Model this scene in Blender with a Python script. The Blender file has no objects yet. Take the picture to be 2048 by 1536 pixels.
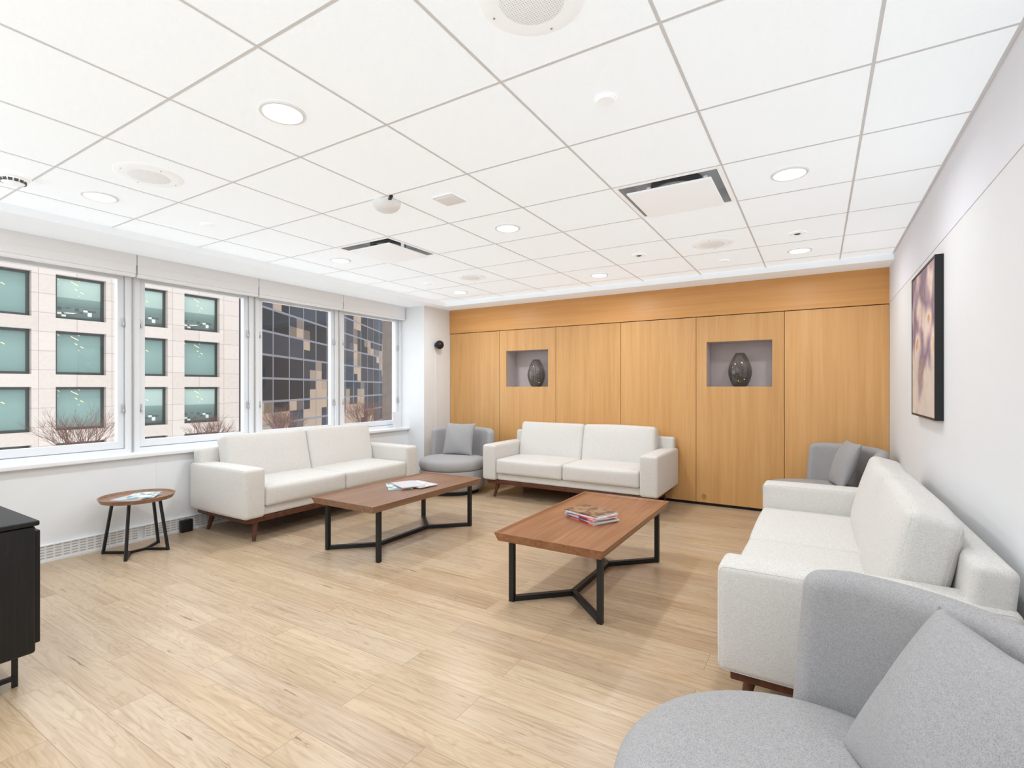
import bpy, bmesh, math, random
from mathutils import Matrix, Vector, Euler
random.seed(7)
R=math.radians
C=bpy.context.scene.collection
H=2.49      # ceiling height
CAMZ=1.31
# ------------------------------------------------------------------ materials
def srgb(r,g,b):
    f=lambda c:(c/255/12.92) if c/255<=.04045 else ((c/255+.055)/1.055)**2.4
    return (f(r),f(g),f(b),1)
class NT:
    def __init__(s,name):
        s.m=bpy.data.materials.new(name); s.m.use_nodes=True
        s.t=s.m.node_tree; s.n=s.t.nodes; s.b=s.n['Principled BSDF']
    def new(s,ty,**k):
        x=s.n.new(ty)
        for a,v in k.items():
            if a.startswith('i_'): x.inputs[a[2:].replace('_',' ')].default_value=v
            else: setattr(x,a,v)
        return x
    def l(s,a,b): s.t.links.new(a,b)
    def coord(s,scale=(1,1,1),rot=(0,0,0),kind='Object'):
        tc=s.new('ShaderNodeTexCoord'); mp=s.new('ShaderNodeMapping')
        mp.inputs['Scale'].default_value=scale; mp.inputs['Rotation'].default_value=rot
        s.l(tc.outputs[kind],mp.inputs[0]); return mp.outputs[0]
    def ramp(s,fac,stops,mode='LINEAR'):
        r=s.new('ShaderNodeValToRGB'); e=r.color_ramp.elements; r.color_ramp.interpolation=mode
        while len(e)<len(stops): e.new(.5)
        for i,(p,c) in enumerate(stops): e[i].position=p; e[i].color=c
        s.l(fac,r.inputs[0]); return r.outputs[0]
    def noise(s,vec,scale,detail=4,rough=.55,dist=0):
        n=s.new('ShaderNodeTexNoise'); n.inputs['Scale'].default_value=scale
        n.inputs['Detail'].default_value=detail; n.inputs['Roughness'].default_value=rough
        n.inputs['Distortion'].default_value=dist
        if vec is not None: s.l(vec,n.inputs['Vector'])
        return n.outputs['Fac']
    def math(s,op,a,b=None,c=None):
        x=s.new('ShaderNodeMath',operation=op)
        for i,v in enumerate((a,b,c)):
            if v is None: continue
            if hasattr(v,'is_output'): s.l(v,x.inputs[i])
            else: x.inputs[i].default_value=v
        return x.outputs[0]
    def mix(s,a,b,fac,mode='MIX'):
        m=s.new('ShaderNodeMix',data_type='RGBA',blend_type=mode)
        for sock,v in ((m.inputs[0],fac),(m.inputs[6],a),(m.inputs[7],b)):
            if hasattr(v,'is_output'): s.l(v,sock)
            else: sock.default_value=v
        return m.outputs[2]
    def bump(s,h,st=.2,d=.002):
        b=s.new('ShaderNodeBump'); b.inputs['Strength'].default_value=st; b.inputs['Distance'].default_value=d
        s.l(h,b.inputs['Height']); s.l(b.outputs[0],s.b.inputs['Normal'])
    def col(s,c):
        if hasattr(c,'is_output'): s.l(c,s.b.inputs['Base Color'])
        else: s.b.inputs['Base Color'].default_value=c
    def set(s,rough=.5,metal=0,spec=.5):
        s.b.inputs['Roughness'].default_value=rough; s.b.inputs['Metallic'].default_value=metal
        s.b.inputs['Specular IOR Level'].default_value=spec
def plain(name,c,rough=.5,metal=0,spec=.5,var=.04,sc=6,em=0):
    m=NT(name); v=m.coord()
    n=m.noise(v,sc,3)
    d=tuple(x*(1-var) for x in c[:3])+(1,); e=tuple(min(1,x*(1+var)) for x in c[:3])+(1,)
    m.col(m.ramp(n,[(.3,d),(.7,e)])); m.set(rough,metal,spec)
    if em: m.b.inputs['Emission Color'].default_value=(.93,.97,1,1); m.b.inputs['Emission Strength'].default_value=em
    return m.m
def fabric(name,c,c2,slub=300,bs=.35):
    m=NT(name)
    n1=m.noise(m.coord((1,1,5)),slub,2,.6); n2=m.noise(m.coord((5,5,1)),slub,2,.6)
    h=m.math('MULTIPLY',m.math('ADD',n1,n2),.5)
    n3=m.noise(m.coord((1,1,2.5)),70,2,.6)
    cc=m.ramp(h,[(.40,c2),(.56,c)])
    m.col(m.mix(cc,m.ramp(n3,[(.35,(.93,.93,.93,1)),(.65,(1,1,1,1))]),1,'MULTIPLY')); m.set(.95,0,.1)
    m.b.inputs['Sheen Weight'].default_value=.1
    m.bump(h,bs,.001); return m.m
def wood(name,c1,c2,c3,stretch,sc=1,rough=.4,spec=.4,rand=True,pv=0,fine=0,dist=.6):
    m=NT(name); v=m.coord(stretch)
    oi=m.new('ShaderNodeObjectInfo')
    if rand:
        ad=m.new('ShaderNodeVectorMath',operation='MULTIPLY_ADD')
        m.l(v,ad.inputs[0]); ad.inputs[1].default_value=(1,1,1)
        m.l(m.math('MULTIPLY',oi.outputs['Random'],37),ad.inputs[2]); v=ad.outputs[0]
    n=m.noise(v,sc,6,.6,dist)
    c=m.ramp(n,[(.25,c1),(.5,c2),(.75,c3)])
    if fine:
        n2=m.noise(v,sc*fine,3,.6,.1)
        c=m.mix(c,m.ramp(n2,[(.35,(.92,.90,.88,1)),(.6,(1,1,1,1))]),.8,'MULTIPLY')
    if pv: c=m.mix(c,m.ramp(oi.outputs['Random'],[(0,(1-pv,1-pv,1-pv*1.1,1)),(1,(1,1,1,1))]),1,'MULTIPLY')
    m.col(c); m.set(rough,0,spec); m.bump(n,.06,.001); return m.m

M={}
M['white']=plain('white_paint',srgb(241,243,245),.55,var=.01)
M['wallR']=plain('white_wall_panel',srgb(236,237,239),.7,var=.008,sc=3,spec=.2)
M['wallRup']=plain('pale_lavender_wallcovering',srgb(238,239,246),.8,var=.008,sc=3,spec=.2)
M['plaster']=plain('white_plaster_glow',srgb(242,246,250),.7,var=.005,em=.12)  # faint emission added so the soffit reads brighter than its lighting
M['fixt']=plain('white_enamelled_fixture_glow',srgb(242,246,250),.6,var=.005,em=.22)  # added glow lifts the white ceiling fittings, which are no lamps
M['winframe']=plain('white_aluminium_frame',srgb(234,236,239),.35,var=.01)
M['silver']=plain('brushed_aluminium',srgb(196,198,200),.35,.5)
M['seam']=plain('pale_seam_reveal',srgb(200,200,204),.6)
M['shade']=plain('grey_shade_fabric',srgb(250,250,251),.8,var=.01,sc=30)
M['card']=plain('printed_card',srgb(236,239,243),.4,var=.08,sc=60)
M['black']=plain('matte_black_metal',srgb(28,29,31),.45,.2)
M['kick']=plain('dark_recess',srgb(20,18,17),.8)
M['dark']=plain('grey_duct',srgb(190,190,190),.7)
M['darker']=plain('darker_duct',srgb(90,90,90),.7)
M['walnut']=wood('walnut_stain',srgb(66,36,24),srgb(92,52,36),srgb(112,66,46),(8,8,8),3,.4)
M['tabletop']=wood('walnut_veneer',srgb(114,82,62),srgb(138,102,78),srgb(158,122,96),(24,1.0,24),1.6,.36,fine=3)
M['tabletop2']=wood('warm_walnut_veneer',srgb(126,82,54),srgb(150,102,69),srgb(168,120,84),(24,1.0,24),1.6,.36,fine=3)
M['roundtop']=wood('light_walnut_veneer',srgb(132,98,76),srgb(152,116,92),srgb(168,132,108),(1.2,22,22),1.6,.4,fine=3)
M['blackoak']=wood('black_stained_oak',srgb(12,12,13),srgb(18,18,20),srgb(30,30,32),(30,30,2),2,.5,.4)
M['panel']=wood('honey_maple_veneer',srgb(216,162,100),srgb(226,173,111),srgb(234,185,125),(11,11,.45),1.3,.33,.45,pv=.12,fine=3,dist=.15)
M['panelH']=wood('honey_maple_header_veneer',srgb(212,152,88),srgb(220,161,96),srgb(226,170,106),(.5,9,16),1.3,.38,.4,dist=.2)
M['cream']=fabric('off_white_linen',srgb(234,231,227),srgb(196,191,185))
M['grey']=fabric('grey_wool',srgb(184,182,182),srgb(144,143,145))
M['grey2']=fabric('grey_pillow_wool',srgb(181,179,180),srgb(142,141,143))
M['niche']=plain('mauve_niche_paint',srgb(200,190,190),.7,var=.02)
M['tbar']=plain('tbar_enamel_glow',srgb(226,228,230),.5,var=.01,em=.05)  # slight added glow lightens the grid bars and wall seams
M['brass']=plain('brass',srgb(190,160,90),.3,.9)
M['ring']=plain('satin_trim_ring_glow',srgb(236,237,238),.45,0,.1,em=.1)

m=NT('mineral_ceiling_tile_glow'); n=m.noise(m.coord(),160,3,.7)
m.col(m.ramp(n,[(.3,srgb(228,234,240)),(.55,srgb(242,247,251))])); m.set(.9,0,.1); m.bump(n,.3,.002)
m.b.inputs['Emission Color'].default_value=(.88,.95,1,1); m.b.inputs['Emission Strength'].default_value=.28  # tiles emit a little light, added to raise the ceiling brightness
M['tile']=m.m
m=NT('perforated_grille_glow'); vo=m.new('ShaderNodeTexVoronoi'); vo.inputs['Randomness'].default_value=0; vo.inputs['Scale'].default_value=130
m.l(m.coord((1,1,0)),vo.inputs['Vector'])
m.col(m.ramp(vo.outputs['Distance'],[(.20,srgb(150,152,154)),(.30,srgb(244,246,248))])); m.set(.5)
m.b.inputs['Emission Color'].default_value=(.9,.96,1,1); m.b.inputs['Emission Strength'].default_value=.19; M['grille']=m.m  # glow added to the grille to match the brightened tiles
# floor
m=NT('light_oak_planks')
tc=m.coord()
br=m.new('ShaderNodeTexBrick'); br.offset=.37; br.offset_frequency=2
br.inputs['Scale'].default_value=1; br.inputs['Brick Width'].default_value=1.22; br.inputs['Row Height'].default_value=.175
br.inputs['Mortar Size'].default_value=.0011; br.inputs['Mortar Smooth'].default_value=.1; br.inputs['Bias'].default_value=0
br.inputs['Color1'].default_value=(0,0,0,1); br.inputs['Color2'].default_value=(1,1,1,1); br.inputs['Mortar'].default_value=(.5,.5,.5,1)
m.l(tc,br.inputs['Vector'])
base=m.ramp(br.outputs['Color'],[(0,srgb(198,175,147)),(.3,srgb(213,191,162)),(.55,srgb(205,185,161)),(.8,srgb(216,196,169)),(1,srgb(201,179,151))])
w=m.math('MULTIPLY',br.outputs['Color'],40)
def n4d(scale3,sc,det,ro,di):
    n4=m.new('ShaderNodeTexNoise',noise_dimensions='4D')
    n4.inputs['Scale'].default_value=sc; n4.inputs['Detail'].default_value=det; n4.inputs['Roughness'].default_value=ro; n4.inputs['Distortion'].default_value=di
    m.l(m.coord(scale3),n4.inputs['Vector']); m.l(w,n4.inputs['W']); return n4.outputs['Fac']
nA=n4d((.7,6.5,1),1.5,3,.5,1.2)
# knots pull the ring pattern around them
vk=m.new('ShaderNodeTexVoronoi',voronoi_dimensions='4D'); vk.inputs['Scale'].default_value=1.7; vk.inputs['Randomness'].default_value=1
m.l(m.coord((.8,2.4,1)),vk.inputs['Vector']); m.l(w,vk.inputs['W'])
kd=vk.outputs['Distance']
nAk=m.math('ADD',nA,m.math('MULTIPLY',m.math('MINIMUM',kd,.3),.5))
rg=m.math('SINE',m.math('MULTIPLY',nAk,80))
g1=m.ramp(rg,[(0,(1,1,1,1)),(.5,(.955,.94,.92,1)),(1,(.87,.835,.80,1))])
nB=n4d((1.2,34,1),1.5,6,.65,.4)
g2=m.ramp(nB,[(.30,srgb(220,207,192)),(.5,srgb(247,243,238)),(.7,srgb(255,255,255))])
nC=n4d((1,3,1),.9,2,.5,0)
g3=m.ramp(nC,[(.3,srgb(228,221,214)),(.6,srgb(255,255,255))])
c=m.mix(base,g1,.85,'MULTIPLY'); c=m.mix(c,g2,.95,'MULTIPLY'); c=m.mix(c,g3,.8,'MULTIPLY')
nD=n4d((1.1,17,1),2.0,4,.55,1.6)
ck=m.ramp(nD,[(.30,(.34,.26,.19,1)),(.335,(1,1,1,1))])
c=m.mix(c,ck,.75,'MULTIPLY')
kn=m.ramp(kd,[(.045,(.42,.32,.24,1)),(.085,(.82,.76,.70,1)),(.14,(1,1,1,1))])
c=m.mix(c,kn,.8,'MULTIPLY')
c=m.mix(c,srgb(150,126,102),br.outputs['Fac'])
m.col(c); m.set(.30,0,.55); m.bump(nB,.08,.001); M['floor']=m.m
def emis(name,c,s):
    m=NT(name); m.b.inputs['Emission Color'].default_value=c; m.b.inputs['Emission Strength'].default_value=s; m.col(c); return m.m
M['lens']=emis('lit_lens',(1,.99,.96,1),4)
m=NT('window_glass'); tr=m.new('ShaderNodeBsdfTransparent'); gl=m.new('ShaderNodeBsdfGlossy'); gl.inputs['Roughness'].default_value=.02
mx=m.new('ShaderNodeMixShader'); mx.inputs[0].default_value=.025
m.l(tr.outputs[0],mx.inputs[1]); m.l(gl.outputs[0],mx.inputs[2]); m.l(mx.outputs[0],m.n['Material Output'].inputs[0]); M['glass']=m.m
# smoked vase glass: tinted transparency with a fresnel gloss
m=NT('smoked_glass')
sep=m.new('ShaderNodeSeparateXYZ'); m.l(m.coord(),sep.inputs[0])
rb=m.math('SINE',m.math('MULTIPLY',m.math('ARCTAN2',sep.outputs[1],sep.outputs[0]),28))
tint=m.ramp(sep.outputs[2],[(.0,(.36,.34,.28,1)),(.05,(.50,.48,.42,1)),(.16,(.60,.58,.54,1)),(.26,(.84,.82,.79,1)),(.37,(.72,.71,.69,1))])
tint=m.mix(tint,m.ramp(rb,[(0,(.80,.80,.80,1)),(1,(1,1,1,1))]),1,'MULTIPLY')
tr=m.new('ShaderNodeBsdfTransparent'); m.l(tint,tr.inputs[0]); gl=m.new('ShaderNodeBsdfGlossy'); gl.inputs['Roughness'].default_value=.05
lw=m.new('ShaderNodeLayerWeight'); lw.inputs['Blend'].default_value=.25
mx=m.new('ShaderNodeMixShader'); m.l(m.math('MULTIPLY_ADD',lw.outputs['Facing'],.25,.08),mx.inputs[0])
m.l(tr.outputs[0],mx.inputs[1]); m.l(gl.outputs[0],mx.inputs[2]); m.l(mx.outputs[0],m.n['Material Output'].inputs[0]); M['vase']=m.m
m=NT('heater_grille_slots'); sp=m.new('ShaderNodeSeparateXYZ'); m.l(m.coord(),sp.inputs[0]); cb=m.new('ShaderNodeCombineXYZ')
m.l(sp.outputs[1],cb.inputs[0]); m.l(sp.outputs[2],cb.inputs[1])
b2=m.new('ShaderNodeTexBrick'); b2.inputs['Scale'].default_value=1; b2.inputs['Brick Width'].default_value=.05; b2.inputs['Row Height'].default_value=.021
b2.inputs['Mortar Size'].default_value=.0065; b2.offset=0; b2.inputs['Mortar Smooth'].default_value=0
b2.inputs['Color1'].default_value=srgb(176,175,173); b2.inputs['Color2'].default_value=srgb(186,185,183); b2.inputs['Mortar'].default_value=srgb(236,236,236)
m.l(cb.outputs[0],b2.inputs['Vector']); m.col(b2.outputs['Color']); m.set(.5); M['slots']=m.m
m=NT('pale_beige_concrete'); sp=m.new('ShaderNodeSeparateXYZ'); m.l(m.coord(),sp.inputs[0]); cb=m.new('ShaderNodeCombineXYZ')
m.l(sp.outputs[1],cb.inputs[0]); m.l(sp.outputs[2],cb.inputs[1])
b2=m.new('ShaderNodeTexBrick'); b2.inputs['Scale'].default_value=1; b2.inputs['Brick Width'].default_value=1.84; b2.inputs['Row Height'].default_value=1.157
b2.inputs['Mortar Size'].default_value=.018; b2.offset=0
b2.inputs['Color1'].default_value=srgb(174,163,156); b2.inputs['Color2'].default_value=srgb(180,170,163); b2.inputs['Mortar'].default_value=srgb(146,136,130)
m.l(cb.outputs[0],b2.inputs['Vector'])
sp2=m.noise(m.coord(),5,5,.7); c=m.mix(b2.outputs['Color'],m.ramp(sp2,[(.3,(.82,.82,.82,1)),(.7,(1,1,1,1))]),.6,'MULTIPLY')
m.col(c); m.set(.9); M['concrete']=m.m
m=NT('grey_green_office_glass'); v=m.coord(kind='Generated'); sp=m.new('ShaderNodeSeparateXYZ'); m.l(v,sp.inputs[0])
oi=m.new('ShaderNodeObjectInfo'); rn=oi.outputs['Random']
zz=sp.outputs[2]; yy=sp.outputs[1]
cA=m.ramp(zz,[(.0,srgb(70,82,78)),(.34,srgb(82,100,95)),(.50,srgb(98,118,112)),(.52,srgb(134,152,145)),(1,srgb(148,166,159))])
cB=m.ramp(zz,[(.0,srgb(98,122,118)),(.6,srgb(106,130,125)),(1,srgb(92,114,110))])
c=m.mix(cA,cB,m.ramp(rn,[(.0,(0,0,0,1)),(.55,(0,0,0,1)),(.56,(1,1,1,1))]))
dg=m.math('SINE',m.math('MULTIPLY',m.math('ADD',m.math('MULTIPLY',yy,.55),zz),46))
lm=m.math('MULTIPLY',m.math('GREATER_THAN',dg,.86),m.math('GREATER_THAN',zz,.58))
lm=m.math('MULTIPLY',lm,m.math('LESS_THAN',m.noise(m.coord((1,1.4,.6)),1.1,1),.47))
c=m.mix(c,srgb(226,206,150),lm)  # lit ceiling strips of the offices are painted into the glass colour
sn=m.new('ShaderNodeVectorMath',operation='SNAP'); m.l(m.coord(),sn.inputs[0]); sn.inputs[1].default_value=(1,.22,.13)
cl=m.noise(sn.outputs[0],3.1,2,.8)
cm=m.math('MULTIPLY',m.math('LESS_THAN',zz,.26),m.math('GREATER_THAN',cl,.52))
c=m.mix(c,m.ramp(cl,[(.52,srgb(60,66,64)),(.60,srgb(180,186,180)),(.7,srgb(150,120,84))],'CONSTANT'),m.math('MULTIPLY',cm,m.math('LESS_THAN',rn,.55)))
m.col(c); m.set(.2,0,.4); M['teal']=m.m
M['bronze']=plain('dark_green_window_frame',srgb(36,42,40),.4)
m=NT('dark_curtain_wall'); v=m.coord(); sp=m.new('ShaderNodeSeparateXYZ'); m.l(v,sp.inputs[0]); cb=m.new('ShaderNodeCombineXYZ')
m.l(sp.outputs[0],cb.inputs[0]); m.l(sp.outputs[2],cb.inputs[1])
b2=m.new('ShaderNodeTexBrick'); b2.offset=0; b2.inputs['Scale'].default_value=1; b2.inputs['Brick Width'].default_value=3.4; b2.inputs['Row Height'].default_value=2.1
b2.inputs['Mortar Size'].default_value=.10; b2.inputs['Mortar Smooth'].default_value=0; b2.inputs['Color1'].default_value=srgb(10,11,15); b2.inputs['Color2'].default_value=srgb(46,49,58); b2.inputs['Mortar'].default_value=srgb(104,103,108)
m.l(cb.outputs[0],b2.inputs['Vector'])
sn=m.new('ShaderNodeVectorMath',operation='SNAP'); m.l(cb.outputs[0],sn.inputs[0]); sn.inputs[1].default_value=(1.7,1.05,1)
nz=m.noise(sn.outputs[0],.12,3,.6)
c=m.mix(b2.outputs['Color'],srgb(150,130,112),m.ramp(nz,[(.54,(0,0,0,1)),(.57,(.8,.8,.8,1))]))  # beige patches paint reflections of a pale facade into the glass colour
c=m.mix(c,srgb(104,103,108),b2.outputs['Fac'])
m.col(c); m.set(.5,0,.05); M['tower']=m.m
M['brick']=plain('brown_stone',srgb(104,92,86),.9,var=.15,sc=3)
M['twig']=plain('bare_twig_bark',srgb(108,76,66),.9,var=.2)
M['terrace']=plain('pale_pavers',srgb(200,198,194),.9,var=.05)
# painting
m=NT('floral_canvas'); v=m.coord()
dn=m.new('ShaderNodeTexNoise'); dn.inputs['Scale'].default_value=5; dn.inputs['Detail'].default_value=3; m.l(v,dn.inputs['Vector'])
va=m.new('ShaderNodeVectorMath',operation='MULTIPLY_ADD'); m.l(dn.outputs['Color'],va.inputs[0]); va.inputs[1].default_value=(.25,.25,.25); m.l(v,va.inputs[2])
vo=m.new('ShaderNodeTexVoronoi',feature='SMOOTH_F1'); vo.inputs['Scale'].default_value=4.6; vo.inputs['Smoothness'].default_value=.3; m.l(va.outputs[0],vo.inputs['Vector'])
c1=m.ramp(vo.outputs['Distance'],[(.12,srgb(222,166,112)),(.24,srgb(238,222,212)),(.40,srgb(222,196,186)),(.52,srgb(186,162,168)),(.68,srgb(146,126,146)),(.85,srgb(176,150,134))])
sp=m.new('ShaderNodeSeparateXYZ'); m.l(v,sp.inputs[0])
nn=m.noise(v,3,3)
c=m.mix(c1,srgb(220,204,190),m.ramp(m.math('MULTIPLY_ADD',sp.outputs[2],.9,nn),[(.28,(.9,.9,.9,1)),(.44,(0,0,0,1))]))
m.col(c); m.set(.7,0,.1); M['paint']=m.m
def cover(name,c1,c2,sc=14):
    m=NT(name); n=m.noise(m.coord(),sc,2,.5,.5); m.col(m.ramp(n,[(.42,c1),(.52,c2)])); m.set(.25); return m.m
M['pages']=plain('paper',srgb(236,234,228),.8,var=.05,sc=90)
COV=[cover('brown_cover',srgb(92,64,52),srgb(150,118,96)),cover('red_cover',srgb(176,40,44),srgb(225,120,110)),
     cover('blue_cover',srgb(50,90,150),srgb(200,215,230)),cover('white_cover',srgb(235,235,235),srgb(205,208,212)),
     cover('pastel_cover',srgb(180,205,215),srgb(228,190,188)),cover('teal_cover',srgb(110,160,170),srgb(230,232,228))]
# ------------------------------------------------------------------ mesh builder
class MB:
    def __init__(s): s.v=[];s.f=[];s.m=[]
    def add(s,vs,fs,M4=None,mi=0):
        o=len(s.v)
        for p in vs:
            p=Vector(p)
            s.v.append(M4@p if M4 else p)
        for f in fs: s.f.append([i+o for i in f]); s.m.append(mi)
        return s
    def box(s,lo,hi,mi=0,M4=None):
        x0,y0,z0=lo;x1,y1,z1=hi
        vs=[(x0,y0,z0),(x1,y0,z0),(x1,y1,z0),(x0,y1,z0),(x0,y0,z1),(x1,y0,z1),(x1,y1,z1),(x0,y1,z1)]
        return s.add(vs,[(0,3,2,1),(4,5,6,7),(0,1,5,4),(1,2,6,5),(2,3,7,6),(3,0,4,7)],M4,mi)
    def quad(s,a,b,c,d,mi=0): return s.add([a,b,c,d],[(0,1,2,3)],None,mi)
    def rbox(s,size,r=.02,mids=1,puff=(0,0,0),M4=None,mi=0,fn=None):
        hs=[q/2 for q in size]; ax=[]
        for h in hs:
            rr=min(r,h*.999)
            st=[0,.423*rr,.732*rr,rr]
            a=[-h+q for q in st]; inner=[(-h+rr)+(2*(h-rr))*k/(mids+1) for k in range(1,mids+1)]
            ax.append(a+inner+[-q for q in reversed(a)])
        vs=[];key={};fs=[]
        def vid(i,j,k):
            kk=(i,j,k)
            if kk not in key:
                p=[ax[0][i],ax[1][j],ax[2][k]]
                c=[max(-(h-min(r,h*.999)),min(h-min(r,h*.999),q)) for q,h in zip(p,hs)]
                d=Vector([a-b for a,b in zip(p,c)])
                q=Vector(c)+(d.normalized()*r if d.length>1e-9 else d)
                u=[max(-1,min(1,q[n]/hs[n])) for n in range(3)]
                q2=q.copy()
                for n in range(3):
                    if puff[n]:
                        a,b=[t for t in range(3) if t!=n]
                        q2[n]+=puff[n]*u[n]*(1-abs(u[a])**3)*(1-abs(u[b])**3)
                if fn: q2=Vector(fn(q2))
                key[kk]=len(vs); vs.append(q2)
            return key[kk]
        N=[len(a) for a in ax]
        for d in range(3):
            a,b=[t for t in range(3) if t!=d]
            for e in (0,N[d]-1):
                for i in range(N[a]-1):
                    for j in range(N[b]-1):
                        q=[]
                        for (ii,jj) in ((i,j),(i+1,j),(i+1,j+1),(i,j+1)):
                            t=[0,0,0];t[d]=e;t[a]=ii;t[b]=jj;q.append(vid(*t))
                        fs.append(q)
        return s.add(vs,fs,M4,mi)
    def tube(s,pts,r,n=6,closed=True,M4=None,mi=0):
        pts=[Vector(p) for p in pts]; N=len(pts); vs=[];fs=[]
        for i in range(N):
            a=pts[(i-1)%N] if closed or i>0 else pts[i]; c=pts[(i+1)%N] if closed or i<N-1 else pts[i]
            d=(c-a).normalized(); u=Vector((0.31,.22,.93)); x=d.cross(u).normalized(); y=x.cross(d)
            for k in range(n):
                t=2*math.pi*k/n; vs.append(pts[i]+x*(r*math.cos(t))+y*(r*math.sin(t)))
        for i in range(N if closed else N-1):
            j=(i+1)%N
            for k in range(n): fs.append((i*n+k,i*n+(k+1)%n,j*n+(k+1)%n,j*n+k))
        return s.add(vs,fs,M4,mi)
    def cyl(s,p0,p1,r0,r1=None,n=16,mi=0,cap=True):
        r1=r0 if r1 is None else r1
        p0=Vector(p0);p1=Vector(p1);d=(p1-p0).normalized()
        q=d.to_track_quat('Z','Y').to_matrix()
        vs=[]
        for p,r in((p0,r0),(p1,r1)):
            for i in range(n):
                a=2*math.pi*i/n; vs.append(p+q@Vector((r*math.cos(a),r*math.sin(a),0)))
        fs=[(i,(i+1)%n,n+(i+1)%n,n+i) for i in range(n)]
        if cap: fs+= [tuple(range(n-1,-1,-1)),tuple(range(n,2*n))]
        return s.add(vs,fs,None,mi)
    def beam(s,p0,p1,w,h,mi=0,up=(0,0,1)):
        p0=Vector(p0);p1=Vector(p1);d=(p1-p0).normalized();u=Vector(up)
        if abs(d.dot(u))>.98:u=Vector((0,1,0))
        x=d.cross(u).normalized();y=x.cross(d)
        vs=[]
        for p in(p0,p1):
            for a,b in((-1,-1),(1,-1),(1,1),(-1,1)): vs.append(p+x*(a*w/2)+y*(b*h/2))
        return s.add(vs,[(0,1,2,3),(7,6,5,4),(0,4,5,1),(1,5,6,2),(2,6,7,3),(3,7,4,0)],None,mi)
    def lathe(s,prof,n=48,mi=0,M4=None):
        vs=[];fs=[]
        for r,z in prof:
            for i in range(n):
                a=2*math.pi*i/n; vs.append((r*math.cos(a),r*math.sin(a),z))
        for k in range(len(prof)-1):
            for i in range(n):
                fs.append((k*n+i,k*n+(i+1)%n,(k+1)*n+(i+1)%n,(k+1)*n+i))
        return s.add(vs,fs,M4,mi)
    def obj(s,name,mats,parent=None,loc=(0,0,0),rot=(0,0,0),sharp=40,recalc=True,**props):
        me=bpy.data.meshes.new(name); bm=bmesh.new()
        bv=[bm.verts.new(p) for p in s.v]
        for f,mi in zip(s.f,s.m):
            try:
                q=bm.faces.new([bv[i] for i in f]); q.material_index=mi; q.smooth=True
            except ValueError: pass
        bmesh.ops.remove_doubles(bm,verts=bm.verts,dist=1e-6)
        if recalc: bmesh.ops.recalc_face_normals(bm,faces=bm.faces)
        bm.to_mesh(me); bm.free()
        me.set_sharp_from_angle(angle=R(sharp))
        for x in (mats if isinstance(mats,(list,tuple)) else [mats]): me.materials.append(x)
        o=bpy.data.objects.new(name,me); C.objects.link(o); o.location=loc; o.rotation_euler=rot
        if parent: o.parent=parent
        for k,v in props.items(): o[k]=v
        return o
def empty(name,loc=(0,0,0),rot=(0,0,0),label=None,category=None,group=None,parent=None,kind=None):
    o=bpy.data.objects.new(name,None); o.empty_display_size=.1; C.objects.link(o); o.location=loc;o.rotation_euler=rot
    if parent:o.parent=parent
    if label:o['label']=label
    if category:o['category']=category
    if group:o['group']=group
    if kind:o['kind']=kind
    return o
def clone(root,loc=None,rot=None,label=None):
    def rec(o,par):
        c=o.copy(); C.objects.link(c)
        if par is not None:
            c.parent=par; c.matrix_parent_inverse=o.matrix_parent_inverse.copy()
        for ch in list(o.children): rec(ch,c)
        return c
    c=rec(root,None)
    if loc is not None:c.location=loc
    if rot is not None:c.rotation_euler=rot
    if label:c['label']=label
    return c
T=Matrix.Translation
def Rm(a,ax): return Matrix.Rotation(R(a),4,ax)

# ------------------------------------------------------------------ room
XL,XR,YB,YF=-4.95,.574,5.87,-2.6
MB().box((-5.3,YF-.1,-.1),(XR+.1,YB+.4,0)).obj('floor',M['floor'],kind='structure',label='light oak plank floor')
gx=[-4.45]+[-4.10+.6105*k for k in range(8)]
gx=[x for x in gx if x<XR]+[XR]
gy=[1.64+.61*k for k in range(-7,7)]
gy=[y for y in gy if YF<y<5.5]; gy=[YF]+gy+[5.54]
diff=[(-.743,3.169),(-3.185,3.169)]
b=MB()
for i in range(len(gx)-1):
    for j in range(len(gy)-1):
        cx=(gx[i]+gx[i+1])/2; cy=(gy[j]+gy[j+1])/2
        if any(abs(cx-a)<.2 and abs(cy-c)<.2 for a,c in diff): continue
        b.quad((gx[i],gy[j],H),(gx[i],gy[j+1],H),(gx[i+1],gy[j+1],H),(gx[i+1],gy[j],H),0)
w=.006
for x in gx[1:-1]: b.box((x-w,YF,H-.0018),(x+w,5.54,H+.001),1)
for y in gy[1:-1]: b.box((-4.45,y-w,H-.0014),(XR,y+w,H+.001),1)
b.box((XR-.014,YF,H-.0018),(XR,5.54,H+.001),1)
b.obj('ceiling',[M['tile'],M['tbar']],kind='structure',label='white mineral tile ceiling in exposed grid',recalc=False)
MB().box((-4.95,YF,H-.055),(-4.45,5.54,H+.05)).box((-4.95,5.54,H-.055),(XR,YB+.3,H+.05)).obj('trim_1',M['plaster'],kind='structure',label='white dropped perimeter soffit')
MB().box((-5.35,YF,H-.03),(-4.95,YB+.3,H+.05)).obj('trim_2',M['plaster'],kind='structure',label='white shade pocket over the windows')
MB().box((-5.3,YF-.1,H+.3),(XR+.1,YB+.4,H+.4)).obj('trim_3',M['white'],kind='structure',label='slab above the ceiling')
MB().box((XR,YF,0),(XR+.1,YB+.4,2.097)).box((XR,YF,2.103),(XR+.1,YB+.4,H+.3),1).box((XR+.002,YF,2.09),(XR+.1,YB+.4,2.11),2).obj('wall_right',[M['wallR'],M['wallRup'],M['seam']],kind='structure',label='white panelled wall with horizontal seam')
MB().box((-5.3,YF-.1,0),(XR+.1,YF,H+.3)).obj('wall_front',M['white'],kind='structure',label='plain white wall')
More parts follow.
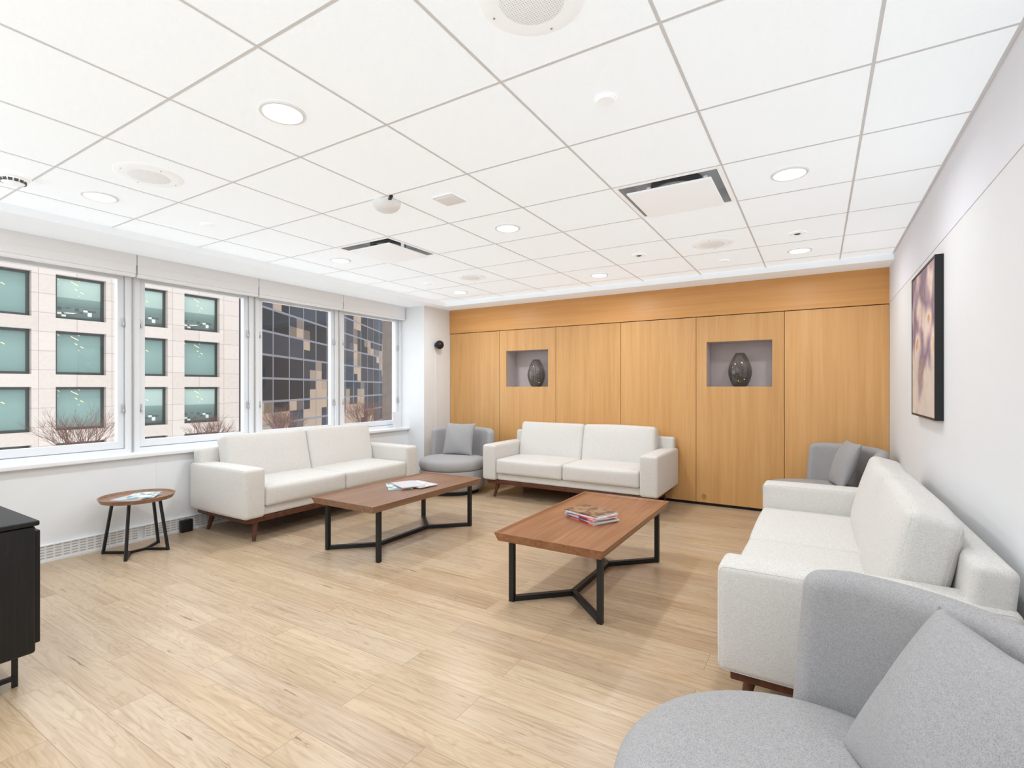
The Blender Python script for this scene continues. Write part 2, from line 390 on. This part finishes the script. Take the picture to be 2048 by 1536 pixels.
MB().box((-4.75,6.18,0),(XR+.1,6.28,H+.3)).obj('wall_back',M['kick'],kind='structure',label='wall behind the wood panelling')
b=MB(); b.box((-5.25,YF,0),(XL,5.30,.71))
for y in (-1.15,-.05,1.05,2.147,3.25,4.35): b.box((XL,y-.002,.13),(XL+.001,y+.002,.70),1)
b.box((-5.25,YF,.71),(-5.05,.90,H-.03)); b.box((-5.25,.90,2.33),(-5.13,5.30,H-.03))
b.obj('wall_left',[M['white'],M['tbar']],kind='structure',label='white wall below and around the windows')
MB().rbox((.36,5.28-.3,.036),.008,M4=T((-5.085,2.81,.728))).obj('trim_4',M['white'],kind='structure',label='white window sill ledge')
MB().box((-5.25,5.30,0),(-4.643,YB+.31,H-.055)).obj('wall_pier',M['white'],kind='structure',label='white column beside the wood panelling')
MB().box((XL,.1,.015),(XL+.02,2.0,.12)).box((XL,2.05,.015),(XL+.02,5.28,.12)).box((XL,.1,.12),(XL+.026,5.28,.128),1).box((XL,.1,.0),(XL+.026,5.28,.015),1).obj('baseboard_left',[M['slots'],M['white']],kind='structure',label='white slotted baseboard heater cover')
xs=[-4.641,-3.774,-2.903,-2.033,-1.163,-.293,.574]
Z0,Z1,ZT=.032,2.086,H-.055
ti=5
for k in range(6):
    a,c=xs[k]+.0025,xs[k+1]-.0025; y0,y1=YB,YB+.022
    b=MB()
    if k in (1,4):
        cx=(a+c)/2; n0,n1=cx-.323,cx+.323; q0,q1=1.315,1.805; yb=YB+.29
        b.box((a,y0,Z0),(n0,y1,Z1)).box((n1,y0,Z0),(c,y1,Z1)).box((n0,y0,Z0),(n1,y1,q0)).box((n0,y0,q1),(n1,y1,Z1))
        b.box((n0-.01,y1,q0-.012),(n0,yb,q1+.012),1).box((n1,y1,q0-.012),(n1+.01,yb,q1+.012),1)
        b.box((n0,y1,q0-.012),(n1,yb,q0-.0005),1).box((n0,y1,q1+.0005),(n1,yb,q1+.012),1).box((n0,yb-.01,q0),(n1,yb,q1),1)
    else: b.box((a,y0,Z0),(c,y1,Z1))
    b.obj('trim_%d'%ti,[M['panel'],M['niche']],kind='structure',label='honey maple wall panel'+(' with a recessed display niche' if k in(1,4) else '')); ti+=1
MB().box((xs[0],YB-.006,Z1+.008),(XR,YB+.022,ZT)).obj('trim_%d'%ti,M['panelH'],kind='structure',label='honey maple header board'); ti+=1
MB().box((xs[0],YB+.015,0),(XR,YB+.03,Z0)).obj('baseboard_back',M['kick'],kind='structure',label='dark recessed toe kick')
# ------------------------------------------------------------------ windows
def window(n,y0,y1,gx_=-5.12):
    r=empty('window_%d'%n,(gx_,(y0+y1)/2,.746),kind='structure',label='white aluminium framed window with latches')
    hw=(y1-y0)/2; zt=1.60
    b=MB(); f=.045
    b.box((-.05,-hw,0),(.06,-hw+f,zt)).box((-.05,hw-f,0),(.06,hw,zt)).box((-.05,-hw+f,0),(.06,hw-f,.035)).box((-.05,-hw+f,zt-.05),(.06,hw-f,zt))
    b.obj('frame',M['winframe'],r)
    b=MB(); s0=-hw+f+.004; s1=hw-f-.004; g=.045; za,zb=.04,zt-.054
    b.box((-.02,s0,za),(.035,s0+g,zb)).box((-.02,s1-g,za),(.035,s1,zb)).box((-.02,s0+g,za),(.035,s1-g,za+.06)).box((-.02,s0+g,zb-.06),(.035,s1-g,zb))
    b.obj('sash',M['winframe'],r)
    MB().box((-.003,s0+g,za+.06),(.003,s1-g,zb-.06)).obj('glass',M['glass'],r)
    for sy in (s0+.01,s1-.01):
        for z in (.38,1.12):
            MB().rbox((.012,.022,.07),.004,M4=T((.042,sy,z))).rbox((.02,.012,.03),.004,M4=T((.055,sy,z-.02))).obj('latch',M['silver'],r)
    MB().rbox((.014,.16,.014),.004,M4=T((.044,0,zb-.03))).obj('pull_rail',M['winframe'],r)
pit=[(0.915,2.005),(2.020,3.105),(3.120,4.198),(4.213,5.298)]
for i,(a,c) in enumerate(pit): window(i+1,a,c)
for a in (2.0125,3.1125,4.2055):
    MB().box((-5.16,a-.006,.746),(-5.05,a+.006,2.34)).obj('trim_%d'%ti,M['silver'],kind='structure',label='silver mullion cover strip'); ti+=1
for i,(a,c) in enumerate([(.70,2.005),(2.02,3.105),(3.12,4.198),(4.213,5.285)]):
    r=empty('roller_shade',(-5.0,(a+c)/2,2.25),label='raised grey fabric window shade',category='window shade',group='raised shades above the windows')
    h=(c-a)/2+.004
    MB().box((-.020,-h,.10),(.020,h,.205)).obj('cassette',M['shade'],r)
    MB().box((-.018,-h+.004,.03),(.018,h-.004,.10)).obj('shade_fabric',M['shade'],r)
    MB().rbox((.04,2*h-.008,.03),.008,M4=T((0,0,.015))).obj('hem_bar',M['shade'],r)
r=empty('sign_holder',(-4.96,5.10,.746),label='clear freestanding card holder on the window sill',category='sign holder')
MB().rbox((.006,.15,.22),.002,M4=T((0,0,.111))@Rm(-8,'Y')).obj('card',M['card'],r)
MB().rbox((.07,.15,.006),.002,M4=T((0,0,.003))).obj('base',M['winframe'],r)
MB().rbox((.07,.17,.03),.006,M4=T((0,0,.016))).obj('tissue_packet',M['winframe'],None,(-4.99,4.1,.746),label='small flat white packet lying on the window sill',category='packet')

# ------------------------------------------------------------------ ceiling fixtures
first=None
def lampdata(e):
    L=bpy.data.lights.new('lamp','AREA'); L.shape='DISK'; L.size=.15; L.energy=e; L.color=(.93,.97,1); L.spread=R(170); return L
LN=lampdata(2.6); LW=lampdata(4.4)
for X in (-.134,-1.965,-3.795):
    for Y in (1.335,3.169,5.0,-.495,-2.0):
        if first is None:
            r=empty('recessed_downlight',(X,Y,H),label='lit round recessed ceiling downlight',category='ceiling light',group='recessed downlights in the ceiling')
            MB().lathe([(.074,-.002),(.080,-.009),(.092,-.008),(.096,-.001),(.074,-.0005)]).obj('trim_ring',M['ring'],r)
            MB().lathe([(.0001,-.006),(.075,-.006),(.075,-.002),(.0001,-.002)]).obj('lens',M['lens'],r)
            lo=bpy.data.objects.new('lamp',LW); C.objects.link(lo); lo.parent=r; lo.location=(0,0,-.014)
            first=r; LM=lampdata(6.6)
        else:
            q=clone(first,(X,Y,H))
            for ch in q.children:
                if ch.type=='LIGHT': ch.data=LN if Y<0 else (LW if X>-1 else LM)
sp=None
for X,Y in ((-.743,1.335),(-3.185,1.345),(-.743,4.389),(-3.185,4.389)):
    if sp is None:
        sp=empty('ceiling_speaker',(X,Y,H),label='round white ceiling speaker with perforated grille',category='speaker',group='round ceiling speakers')
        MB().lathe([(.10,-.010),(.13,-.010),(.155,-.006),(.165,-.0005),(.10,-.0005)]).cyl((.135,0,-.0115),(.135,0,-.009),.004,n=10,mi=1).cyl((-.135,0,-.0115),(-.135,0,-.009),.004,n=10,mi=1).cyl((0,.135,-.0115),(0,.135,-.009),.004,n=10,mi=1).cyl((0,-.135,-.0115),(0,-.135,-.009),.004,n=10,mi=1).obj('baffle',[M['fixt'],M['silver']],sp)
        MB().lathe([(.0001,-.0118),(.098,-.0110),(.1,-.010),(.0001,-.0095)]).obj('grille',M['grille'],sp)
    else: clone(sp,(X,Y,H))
c0=None
for X,Y in ((-.743,1.96),(-.743,5.03),(-3.78,1.97),(-3.795,4.40)):
    if c0 is None:
        c0=MB().lathe([(.0001,-.014),(.036,-.013),(.041,-.008),(.042,-.005),(.045,-.004),(.045,-.0005),(.0001,-.0004)]).obj('sprinkler_cover',M['fixt'],None,(X,Y,H),label='small round white sprinkler cover plate',category='sprinkler cover',group='sprinkler cover plates')
    else: clone(c0,(X,Y,H))
c0=None
for X,Y in ((-.134,4.43),(-1.365,4.43)):
    if c0 is None:
        c0=empty('eyeball_spotlight',(X,Y,H),label='small unlit eyeball spotlight with white ring',category='spotlight',group='small unlit eyeball spotlights')
        MB().lathe([(.026,-.002),(.03,-.011),(.06,-.008),(.064,-.0005),(.026,-.0005)]).obj('trim_ring',M['fixt'],c0)
        MB().lathe([(.0001,-.012),(.018,-.010),(.026,-.004),(.026,-.001),(.0001,-.001)]).obj('eyeball',M['black'],c0)
    else: clone(c0,(X,Y,H))
d0=None
for (X,Y) in diff:
    if d0 is None:
        d0=empty('air_diffuser',(X,Y,H),label='white square ceiling air diffuser with hung plate',category='air vent',group='square ceiling air diffusers')
        b=MB(); o,i_=.302,.245
        for a in range(4):
            Mx=Rm(90*a,'Z')
            b.add([(-o,-o,-.003),(o,-o,-.003),(o-.025,-o+.025,-.003),(-o+.025,-o+.025,-.003)],[(0,1,2,3)],Mx)
            b.add([(-o+.025,-o+.025,-.003),(o-.025,-o+.025,-.003),(i_,-i_,.08),(-i_,-i_,.08)],[(0,1,2,3)],Mx,1)
            b.add([(-o,-o,-.003),(o,-o,-.003),(o,-o,.1),(-o,-o,.1)],[(0,1,2,3)],Mx)
        b.box((-o,-o,.082),(o,o,.10),1)
        b.obj('housing',[M['fixt'],M['dark']],d0)
        MB().lathe([(.14,.081),(.14,.03),(.15,.03),(.15,.081)]).obj('duct_collar',M['darker'],d0)
        MB().rbox((.48,.48,.012),.005,M4=T((0,.012,-.022))).box((-.18,-.01,-.017),(-.16,.01,.08)).box((.16,-.01,-.017),(.18,.01,.08)).obj('plate',M['fixt'],d0)
    else: clone(d0,(X,Y,H))
r=empty('smoke_detector',(-3.83,.95,H),label='white round smoke detector with vent slots',category='smoke detector')
MB().lathe([(.0001,-.052),(.04,-.050),(.052,-.042),(.058,-.024),(.075,-.018),(.078,-.0005),(.0001,-.0004)]).obj('housing',M['fixt'],r)
b=MB()
for k in range(14):
    a=2*math.pi*k/14; b.box((-.003,-.009,-.012),(.003,.009,.006),0,T((.053*math.cos(a),.053*math.sin(a),-.032))@Matrix.Rotation(a,4,'Z'))
b.obj('vent_slots',M['darker'],r)
r=empty('motion_sensor',(-2.357,2.332,H),label='white dome detector on a black grid bracket',category='detector')
MB().lathe([(.0001,-.058),(.05,-.056),(.07,-.045),(.085,-.025),(.09,-.0005),(.0001,-.0004)]).obj('housing',M['ring'],r)
MB().rbox((.10,.02,.012),.003,M4=T((.08,-.05,-.007))@Rm(-35,'Z')).obj('bracket',M['black'],r)
MB().rbox((.155,.155,.010),.004,M4=T((0,0,-.0055))).rbox((.12,.12,.006),.002,M4=T((0,0,-.0125))).obj('access_plate',M['ring'],None,(-1.975,2.49,H),label='small square white cover plate on a ceiling tile',category='cover plate')

# ------------------------------------------------------------------ sofa
def loop_rect(w,h,r,n=5):
    pts=[]
    for cx,cy,a0 in ((w/2-r,h/2-r,0),(-w/2+r,h/2-r,90),(-w/2+r,-h/2+r,180),(w/2-r,-h/2+r,270)):
        for k in range(n+1):
            a=R(a0+90*k/n); pts.append((cx+r*math.cos(a),cy+r*math.sin(a)))
    return pts
def slouch(sd):
    def f(q):
        x,y,z=q
        s=math.sin(x*7+sd)*.006*(.5+z*1.2)+math.sin(x*13+z*9+sd*2)*.003
        return (x,y+s,z+math.sin(x*5+sd)*.006*max(0,z*3))
    return f
def make_sofa(loc,rot):
    s=empty('sofa',loc,rot,label='cream linen two-seat sofa with walnut legs',category='sofa',group='matching cream sofas')
    L,D=2.09,.87; aw=.185
    MB().rbox((L-.10,D-.08,.045),.006,M4=T((0,0,.185))).obj('plinth',M['walnut'],s)
    MB().rbox((L-2*aw+.01,D-.06,.085),.02,M4=T((0,.01,.252))).obj('base',M['cream'],s)
    for sx in(-1,1):
        b=MB().rbox((aw,D,.415),.028,3,(.005,.004,.006),M4=T((sx*(L/2-aw/2),0,.4155)))
        for q in (-1,1):
            x=sx*(L/2-aw/2)+q*(aw/2-.0075)
            b.tube([(x,p,z+.4155) for p,z in loop_rect(D-.018,.415-.018,.022)],.0024)
        b.obj('armrest',M['cream'],s)
    cw=(L-2*aw)/2
    for sx in(-1,1):
        b=MB().rbox((cw-.006,.66,.17),.028,7,(.003,.012,.016),M4=T((sx*cw/2,-.105,.375)))
        for z in (.375+.0735,.375-.0735):
            b.tube([(x+sx*cw/2,y-.105,z) for x,y in loop_rect(cw-.018,.648,.022)],.0028)
        b.obj('seat_cushion',M['cream'],s)
    MB().rbox((L-.05,.115,.53),.03,3,M4=T((0,.355,.485))@Rm(-5,'X')).obj('backrest',M['cream'],s)
    for sx in(-1,1):
        Mx=T((sx*cw/2,.212,.63))@Rm(-14,'X'); fn=slouch(sx*1.7)
        b=MB().rbox((cw-.004,.165,.46),.036,10,(.004,.030,.006),M4=Mx,fn=fn)
        for y in (-.069,.069):
            pl=[]
            lr=loop_rect(cw-.020,.444,.032)
            for i,(x,z) in enumerate(lr):
                x2,z2=lr[(i+1)%len(lr)]; n=max(1,int(math.hypot(x2-x,z2-z)/.06))
                for k in range(n): pl.append(fn((x+(x2-x)*k/n,y,z+(z2-z)*k/n)))
            b.tube(pl,.003,M4=Mx)
        b.obj('back_cushion',M['cream'],s)
    for sx in(-1,1):
        for sy in(-1,1):
            x=sx*(L/2-.16); y=sy*(D/2-.11)
            MB().cyl((x,y,.17),(x+sx*.035,y+sy*.035,0),.026,.014,20).obj('leg',M['walnut'],s)
    return s
sB=make_sofa((-2.39,5.40,0),(0,0,0)); sB['label']='cream linen two-seat sofa against the wood panelling'
clone(sB,(-4.45,3.43,0),(0,0,R(90)),'cream linen two-seat sofa under the windows')
clone(sB,(.10,3.13,0),(0,0,R(-90)),'cream linen two-seat sofa against the white wall')
# ------------------------------------------------------------------ armchair
def bendfn(Rc,zbase):
    def f(q):
        x,y,z=q; zz=z+zbase
        a=math.pi/2-x/Rc*(1+.11*max(0,1-zz/.74))
        rr=Rc+y+.02*max(0,(zz-.2))/.55
        e=abs(x)/(Rc*R(62)); zz-=.022*max(0,e-.78)/.22*max(0,min(1,(z+.3)/.6))
        return (rr*math.cos(a),rr*math.sin(a),zz)
    return f
def make_chair(loc,rot):
    c=empty('armchair',loc,rot,label='grey round-seat tub armchair',category='armchair',group='matching grey round armchairs')
    MB().lathe([(.0001,.0),(.33,.0),(.335,.05),(.0001,.055)]).obj('base',M['black'],c)
    MB().lathe([(.0001,.05),(.37,.05),(.40,.075),(.412,.14),(.412,.27),(.40,.292),(.0001,.295)],64).obj('seat_body',M['grey'],c)
    MB().lathe([(.0001,.29),(.385,.292),(.408,.305),(.419,.335),(.420,.365),(.413,.392),(.395,.412),(.36,.424),(.27,.433),(.15,.438),(.0001,.440)],72).obj('seat_cushion',M['grey'],c,sharp=80)
    Rc=.475; hh=.67
    MB().rbox((2*Rc*R(60),.098,hh),.042,26,(0,.004,.003),fn=bendfn(Rc,.435)).obj('backrest',M['grey'],c,sharp=80)
    return c
CH=[((-3.95,5.05,0),101),((-.03,5.27,0),35),((-.02,1.27,0),32)]
c0=make_chair(CH[0][0],(0,0,R(CH[0][1]-90))); c0['label']='grey round tub armchair in the corner by the window pier'
clone(c0,CH[1][0],(0,0,R(CH[1][1]-90)),'grey round tub armchair in the corner by the wood panelling')
clone(c0,CH[2][0],(0,0,R(CH[2][1]-90)),'grey round tub armchair beside the end of a cream sofa')
def pillow_mesh(sz,th,n=24):
    b=MB(); vs=[];fs=[]
    for side in(1,-1):
        o=len(vs)
        for i in range(n+1):
            for j in range(n+1):
                u=-1+2*i/n; v=-1+2*j/n
                u2=math.sin(u*math.pi/2)*.35+u*.65; v2=math.sin(v*math.pi/2)*.35+v*.65
                pin=1-.06*(1-abs(u2))**0.8*(abs(v2)**4); pin2=1-.06*(1-abs(v2))**0.8*(abs(u2)**4)
                t=((1-u2**2)*(1-v2**2))**.5*th/2
                wr=.005*math.sin(5*u2+3*v2)*(1-u2*u2)*(1-v2*v2)
                vs.append((u2*sz/2*pin2,side*(-t)+wr,v2*sz/2*pin))
        for i in range(n):
            for j in range(n):
                a=o+i*(n+1)+j; fs.append((a,a+1,a+n+2,a+n+1))
    b.add(vs,fs); return b
p0=pillow_mesh(.42,.14).obj('throw_pillow',M['grey2'],None,(-3.99,5.235,.635),(R(-16),0,R(11)),sharp=80,label='square grey throw pillow resting on a grey armchair',category='pillow',group='grey throw pillows on the armchairs')
clone(p0,(.20,5.33,.63),(R(-20),0,R(-78)))
clone(p0,(.235,1.345,.60),(R(-32),0,R(-66)))
# ------------------------------------------------------------------ coffee tables
def make_table(loc,top):
    t=empty('coffee_table',loc,label='rectangular walnut coffee table with black metal frame',category='coffee table',group='matching walnut coffee tables')
    w,l=.345,.69; b=MB()
    prof=[(-.018,.388),(0,.440),(-.010,.441),(-.020,.429)]
    rings=[[( sx*(w+o),sy*(l+o),z) for sx,sy in((-1,-1),(1,-1),(1,1),(-1,1))] for o,z in prof]
    vs=[p for r in rings for p in r]; fs=[]
    for k in range(len(rings)-1):
        for i in range(4): fs.append((k*4+i,k*4+(i+1)%4,(k+1)*4+(i+1)%4,(k+1)*4+i))
    fs+=[(3,2,1,0),tuple((len(rings)-1)*4+i for i in range(4))]
    b.add(vs,fs); b.obj('tabletop',top,t)
    fx,fy=.285,.575; q=.031
    for sx in(-1,1):
        for sy in(-1,1):
            MB().box((sx*fx-q/2,sy*fy-q/2,0),(sx*fx+q/2,sy*fy+q/2,.388)).obj('leg',M['black'],t)
    b=MB(); j=.30
    for sy in(-1,1):
        for sx in(-1,1):
            b.beam((sx*(fx-.008),sy*(fy-.008),.017),(0,sy*j,.017),q,.030)
    b.beam((0,-j,.0175),(0,j,.0175),q,.031)
    b.obj('stretcher',M['black'],t)
    return t
t1=make_table((-3.09,3.27,0),M['tabletop']); t1['label']='walnut coffee table with black frame before the window sofa'
t2=clone(t1,(-1.315,3.21,0),label='warm walnut coffee table with black frame holding stacked magazines')
for ch in t2.children:
    if ch.name.startswith('tabletop'):
        ch.data=ch.data.copy(); ch.data.materials[0]=M['tabletop2']
r=empty('side_table',(-4.62,1.87,0),label='small round walnut side table with black metal legs',category='side table')
MB().lathe([(.0001,.420),(.235,.420),(.252,.452),(.244,.453),(.236,.438),(.0001,.438)],64).obj('tabletop',M['roundtop'],r,sharp=30)
ft=[(-.175,-.165),(.175,-.15),(.155,.15),(-.12,.2)]
for (x,y) in ft:
    MB().beam((x*.72,y*.72,.42),(x,y,.0),.018,.018).obj('leg',M['black'],r)
b=MB()
b.beam((ft[0][0],ft[0][1],.010),(0,-.05,.010),.018,.018).beam((ft[1][0],ft[1][1],.010),(0,-.05,.010),.018,.018).beam((0,-.05,.010),(0,.06,.010),.018,.018).beam((ft[2][0],ft[2][1],.010),(0,.06,.010),.018,.018).beam((ft[3][0],ft[3][1],.010),(0,.06,.010),.018,.018)
b.obj('stretcher',M['black'],r)
# ------------------------------------------------------------------ magazines
def mag(x,y,z,rot,ci,t=.007,w=.21,l=.28,grp='magazines on the tables',lab='glossy paperback magazine'):
    r=empty('magazine',(x,y,z),(0,0,R(rot)),label=lab,category='magazine',group=grp)
    MB().box((-w/2+.002,-l/2+.002,.001),(w/2-.002,l/2-.002,t-.001)).obj('pages',M['pages'],r)
    MB().box((-w/2,-l/2,0),(w/2,l/2,.001)).box((-w/2,-l/2,t-.001),(w/2,l/2,t)).box((-w/2-.001,-l/2,0),(-w/2,l/2,t)).obj('cover',COV[ci],r)
zt=.430
z=zt
for i,(dx,dy,ro,ci,th) in enumerate([(0,.0,62,1,.009),(.012,.008,58,3,.008),(-.01,.004,66,2,.010),(.005,-.006,60,1,.009),(.0,.0,72,3,.009),(-.012,.01,70,0,.008)]):
    mag(-1.29+dx,3.145+dy,z,ro,ci,th,lab='magazine in a neat pile, '+['red','white','blue','red','white','brown'][i]+' cover',grp='stacked magazines on the warm walnut table'); z+=th+.0006
z=zt
for i,(dx,dy,ro,ci) in enumerate([(-.06,-.08,50,5),(.05,.05,82,3),(.0,-.03,64,4)]):
    mag(-3.10+dx,3.36+dy,z,ro,ci,.007,lab='loosely fanned magazine, '+['teal','white','pastel'][i]+' cover',grp='fanned magazines on the dark walnut table'); z+=.0078
mag(-4.60,1.86,.4385,28,4,.006,lab='pastel covered magazine on the round side table')
mag(-4.585,1.90,.4452,52,5,.006,.19,.26,lab='teal covered magazine on the round side table')
# ------------------------------------------------------------------ vases
def vase(x):
    prof=[(.0001,0.001),(.055,0.001),(.075,.012),(.098,.06),(.116,.12),(.120,.165),(.112,.22),(.094,.275),(.070,.325),(.050,.358),(.044,.366),(.040,.360)]
    return MB().lathe(prof,64).obj('vase',M['vase'],None,(x,YB+.13,1.3152),sharp=60,label='smoked glass teardrop vase in a wall niche',category='vase',group='smoked glass vases in the niches')
vase(-3.262); vase(-.728)
# ------------------------------------------------------------------ painting
r=empty('framed_painting',(XR,3.875,1.575),label='black framed floral canvas in mauve and pink',category='painting')
b=MB(); hy,hz,f=.39,.447,.012
b.box((-.038,-hy,-hz),(-.001,-hy+f,hz)).box((-.038,hy-f,-hz),(-.001,hy,hz)).box((-.038,-hy+f,-hz),(-.001,hy-f,-hz+f)).box((-.038,-hy+f,hz-f),(-.001,hy-f,hz))
b.obj('frame',M['black'],r)
MB().box((-.035,-hy+f,-hz+f),(-.002,hy-f,hz-f)).obj('canvas',M['paint'],r)
r=empty('wall_sconce',(-4.643,5.55,1.907),label='small matte black round wall speaker lamp',category='wall sconce')
MB().lathe([(.0001,.0),(.03,.0),(.03,.03),(.0001,.03)],M4=Rm(90,'Y')).obj('wall_mount',M['black'],r)
b=MB(); pr=[(.0001,-.062)]+[(.062*math.cos(R(a)),.062*math.sin(R(a))) for a in range(-75,90,15)]+[(.0001,.062)]
b.lathe(pr,32,M4=T((.068,0,0))@Rm(90,'Y')).obj('shade',M['black'],r)
MB().beam((.004,.0,-.03),(.004,.0,-1.2),.006,.006).obj('cable',M['white'],r)
MB().lathe([(.0001,-.012),(.02,-.012),(.024,0),(.0001,.0)],24,M4=Rm(-90,'X')).obj('door_stop',M['brass'],None,(-1.08,YB-.001,.10),label='small round brass lock on a wood panel',category='lock')
MB().rbox((.05,.10,.11),.01,M4=T((0,0,.055))).obj('power_box',M['black'],None,(-4.89,2.36,0),label='small black electrical box on the floor by the heater',category='power box')
# ------------------------------------------------------------------ sideboard
r=empty('sideboard',(-3.67,.585,0),label='black stained oak sideboard on thin metal legs',category='sideboard')
MB().rbox((1.56,.41,.55),.012,M4=T((0,0,.435))).obj('body',M['blackoak'],r)
MB().rbox((1.58,.43,.022),.006,M4=T((0,0,.722))).obj('top',M['blackoak'],r)
for k in range(3):
    x=-.51+.51*k
    MB().rbox((.5,.018,.49),.004,M4=T((0,0,0))).obj('door',M['blackoak'],r,(x,.2155,.44))
for sx in(-1,1):
    b=MB(); x=sx*.67
    b.box((x-.009,.155,0),(x+.009,.173,.16)).box((x-.009,-.173,0),(x+.009,-.155,.16)).box((x-.009,-.155,.03),(x+.009,.155,.048))
    b.obj('leg_frame',M['black'],r)

# ------------------------------------------------------------------ exterior
K=40; cx=lambda f:f*K
bld=empty('office_building',(-K,0,-15),label='pale concrete office building with square grey-green windows',category='building')
ys=[];
for k in range(-3,4): ys.append((cx(.2041+.0919*k),cx(.2041+.0919*k+.0640)))
zs=[]
for j in range(-1,5):
    top=CAMZ+K*(.1736-.0868*j); zs.append((top-K*.0675,top))
Y0,Y1=ys[0][0]-1.2,cx(.582); ZB,ZTP=-15,zs[0][1]+6
yedges=sorted([Y0,Y1]+[q for p in ys for q in p]); zedges=sorted([ZB,ZTP]+[q for p in zs for q in p])
b=MB()
def isw(yc,zc): return any(a<yc<c for a,c in ys) and any(a<zc<c for a,c in zs)
for i in range(len(yedges)-1):
    for j in range(len(zedges)-1):
        ya,yb_=yedges[i],yedges[i+1]; za,zb=zedges[j],zedges[j+1]
        if isw((ya+yb_)/2,(za+zb)/2): continue
        b.box((-.9,ya,za+15),(0,yb_,zb+15))
b.box((-12,Y0,0),(-.9,Y1,ZTP+15))
b.obj('facade',M['concrete'],bld)
w0=None
for (ya,yb_) in ys:
    for (za,zb) in zs:
        yc=(ya+yb_)/2; zc=(za+zb)/2+15
        if w0 is None:
            hy=(yb_-ya)/2; hz=(zb-za)/2
            w0=empty('window',(-.45,yc,zc),parent=bld)
            MB().box((0,-hy,-hz),(.1,-hy+.16,hz)).box((0,hy-.16,-hz),(.1,hy,hz)).box((0,-hy+.16,-hz),(.1,hy-.16,-hz+.16)).box((0,-hy+.16,hz-.16),(.1,hy-.16,hz)).obj('frame',M['bronze'],w0)
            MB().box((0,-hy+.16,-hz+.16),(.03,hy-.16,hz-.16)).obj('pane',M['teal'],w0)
        else:
            c=clone(w0); c.parent=bld; c.location=(-.45,yc,zc)
MB().box((0,0,-22),(75,3,34)).obj('glass_tower',M['tower'],None,(-41,25.2,0),(0,0,R(121.5)),label='dark glass curtain wall tower with grid mullions',category='building')
MB().box((-2,-2.5,-15),(2,2.5,5.2)).obj('stone_building',M['brick'],None,(-28.5,32.2,1.5),label='brown stone building edge beside the glass tower',category='building')
MB().box((-13,-6,-.4),(-5.4,22,-.2)).obj('terrace',M['terrace'],None,label='pale paved terrace outside the windows',category='terrace')
def shrub(x,y,h,wd,seed):
    rnd=random.Random(seed); b=MB()
    def br(p,d,l,r,lev):
        q=p+d*l
        b.cyl(p,q,r,r*.6,3,cap=False)
        if lev==0: return
        for _ in range(rnd.choice((2,3,3))):
            nd=(d+Vector((rnd.uniform(-.55,.55),rnd.uniform(-.55,.55),rnd.uniform(-.15,.35)))).normalized()
            br(p+d*l*rnd.uniform(.5,1),nd,l*rnd.uniform(.6,.85),r*.6,lev-1)
    for _ in range(16):
        d=Vector((rnd.uniform(-.7,.7)*wd,rnd.uniform(-.7,.7)*wd,1)).normalized()
        br(Vector((rnd.uniform(-.1,.1),rnd.uniform(-.1,.1),0.005)),d,h*.36,.010,4)
    b.obj('bare_shrub',M['twig'],None,(x,y,-.195),recalc=False,label='leafless reddish brown shrub on the terrace',category='shrub',group='bare shrubs outside the windows')
shrub(-11,3.62,1.25,.9,1); shrub(-11,5.8,1.0,.9,2); shrub(-11,7.5,1.15,.9,3); shrub(-11,10.1,1.35,.8,4)
# ------------------------------------------------------------------ light
W=bpy.data.worlds.new('World'); bpy.context.scene.world=W; W.use_nodes=True
bg=W.node_tree.nodes['Background']; bg.inputs[0].default_value=(.90,.955,1,1); bg.inputs[1].default_value=1.6
sun=bpy.data.lights.new('sun','SUN'); sun.energy=.7; sun.angle=R(3); sun.color=(1,.95,.88)
so=bpy.data.objects.new('sun',sun); C.objects.link(so); so.rotation_euler=Vector((-.75,.35,-.55)).to_track_quat('-Z','Y').to_euler()
f0=None
for X,Y in ((-.6,-1.3),(-2.6,-1.3),(-4.3,-.9)):  # uplights added out of view to brighten the ceiling
    if f0 is None:
        f0=empty('added_uplight',(X,Y,0),label='added unseen black torchiere that brightens the ceiling',category='floor lamp',group='added uplights behind the camera')
        MB().lathe([(.0001,0),(.14,0),(.14,.02),(.012,.03),(.012,1.5),(.0001,1.5)]).obj('pole',M['black'],f0)
        MB().lathe([(.02,1.5),(.18,1.60),(.178,1.605),(.02,1.51)]).obj('lamp_shade',M['black'],f0)
        L=bpy.data.lights.new('lamp','AREA'); L.shape='DISK'; L.size=.3; L.energy=12; L.color=(.88,.95,1)
        lo=bpy.data.objects.new('lamp',L); C.objects.link(lo); lo.parent=f0; lo.location=(0,0,1.62); lo.rotation_euler=(R(180),0,0)
    else: clone(f0,(X,Y,0))
# ------------------------------------------------------------------ camera
cam=bpy.data.cameras.new('camera'); co=bpy.data.objects.new('camera',cam); C.objects.link(co)
co.location=(0,0,CAMZ); co.rotation_euler=(R(90),0,R(31.3)); cam.sensor_width=36; cam.lens=1006/2048*36; cam.shift_y=6/2048; cam.clip_start=.02; cam.clip_end=500
bpy.context.scene.camera=co
vs=bpy.context.scene.view_settings; vs.view_transform='Standard'; vs.look='None'; vs.exposure=.52
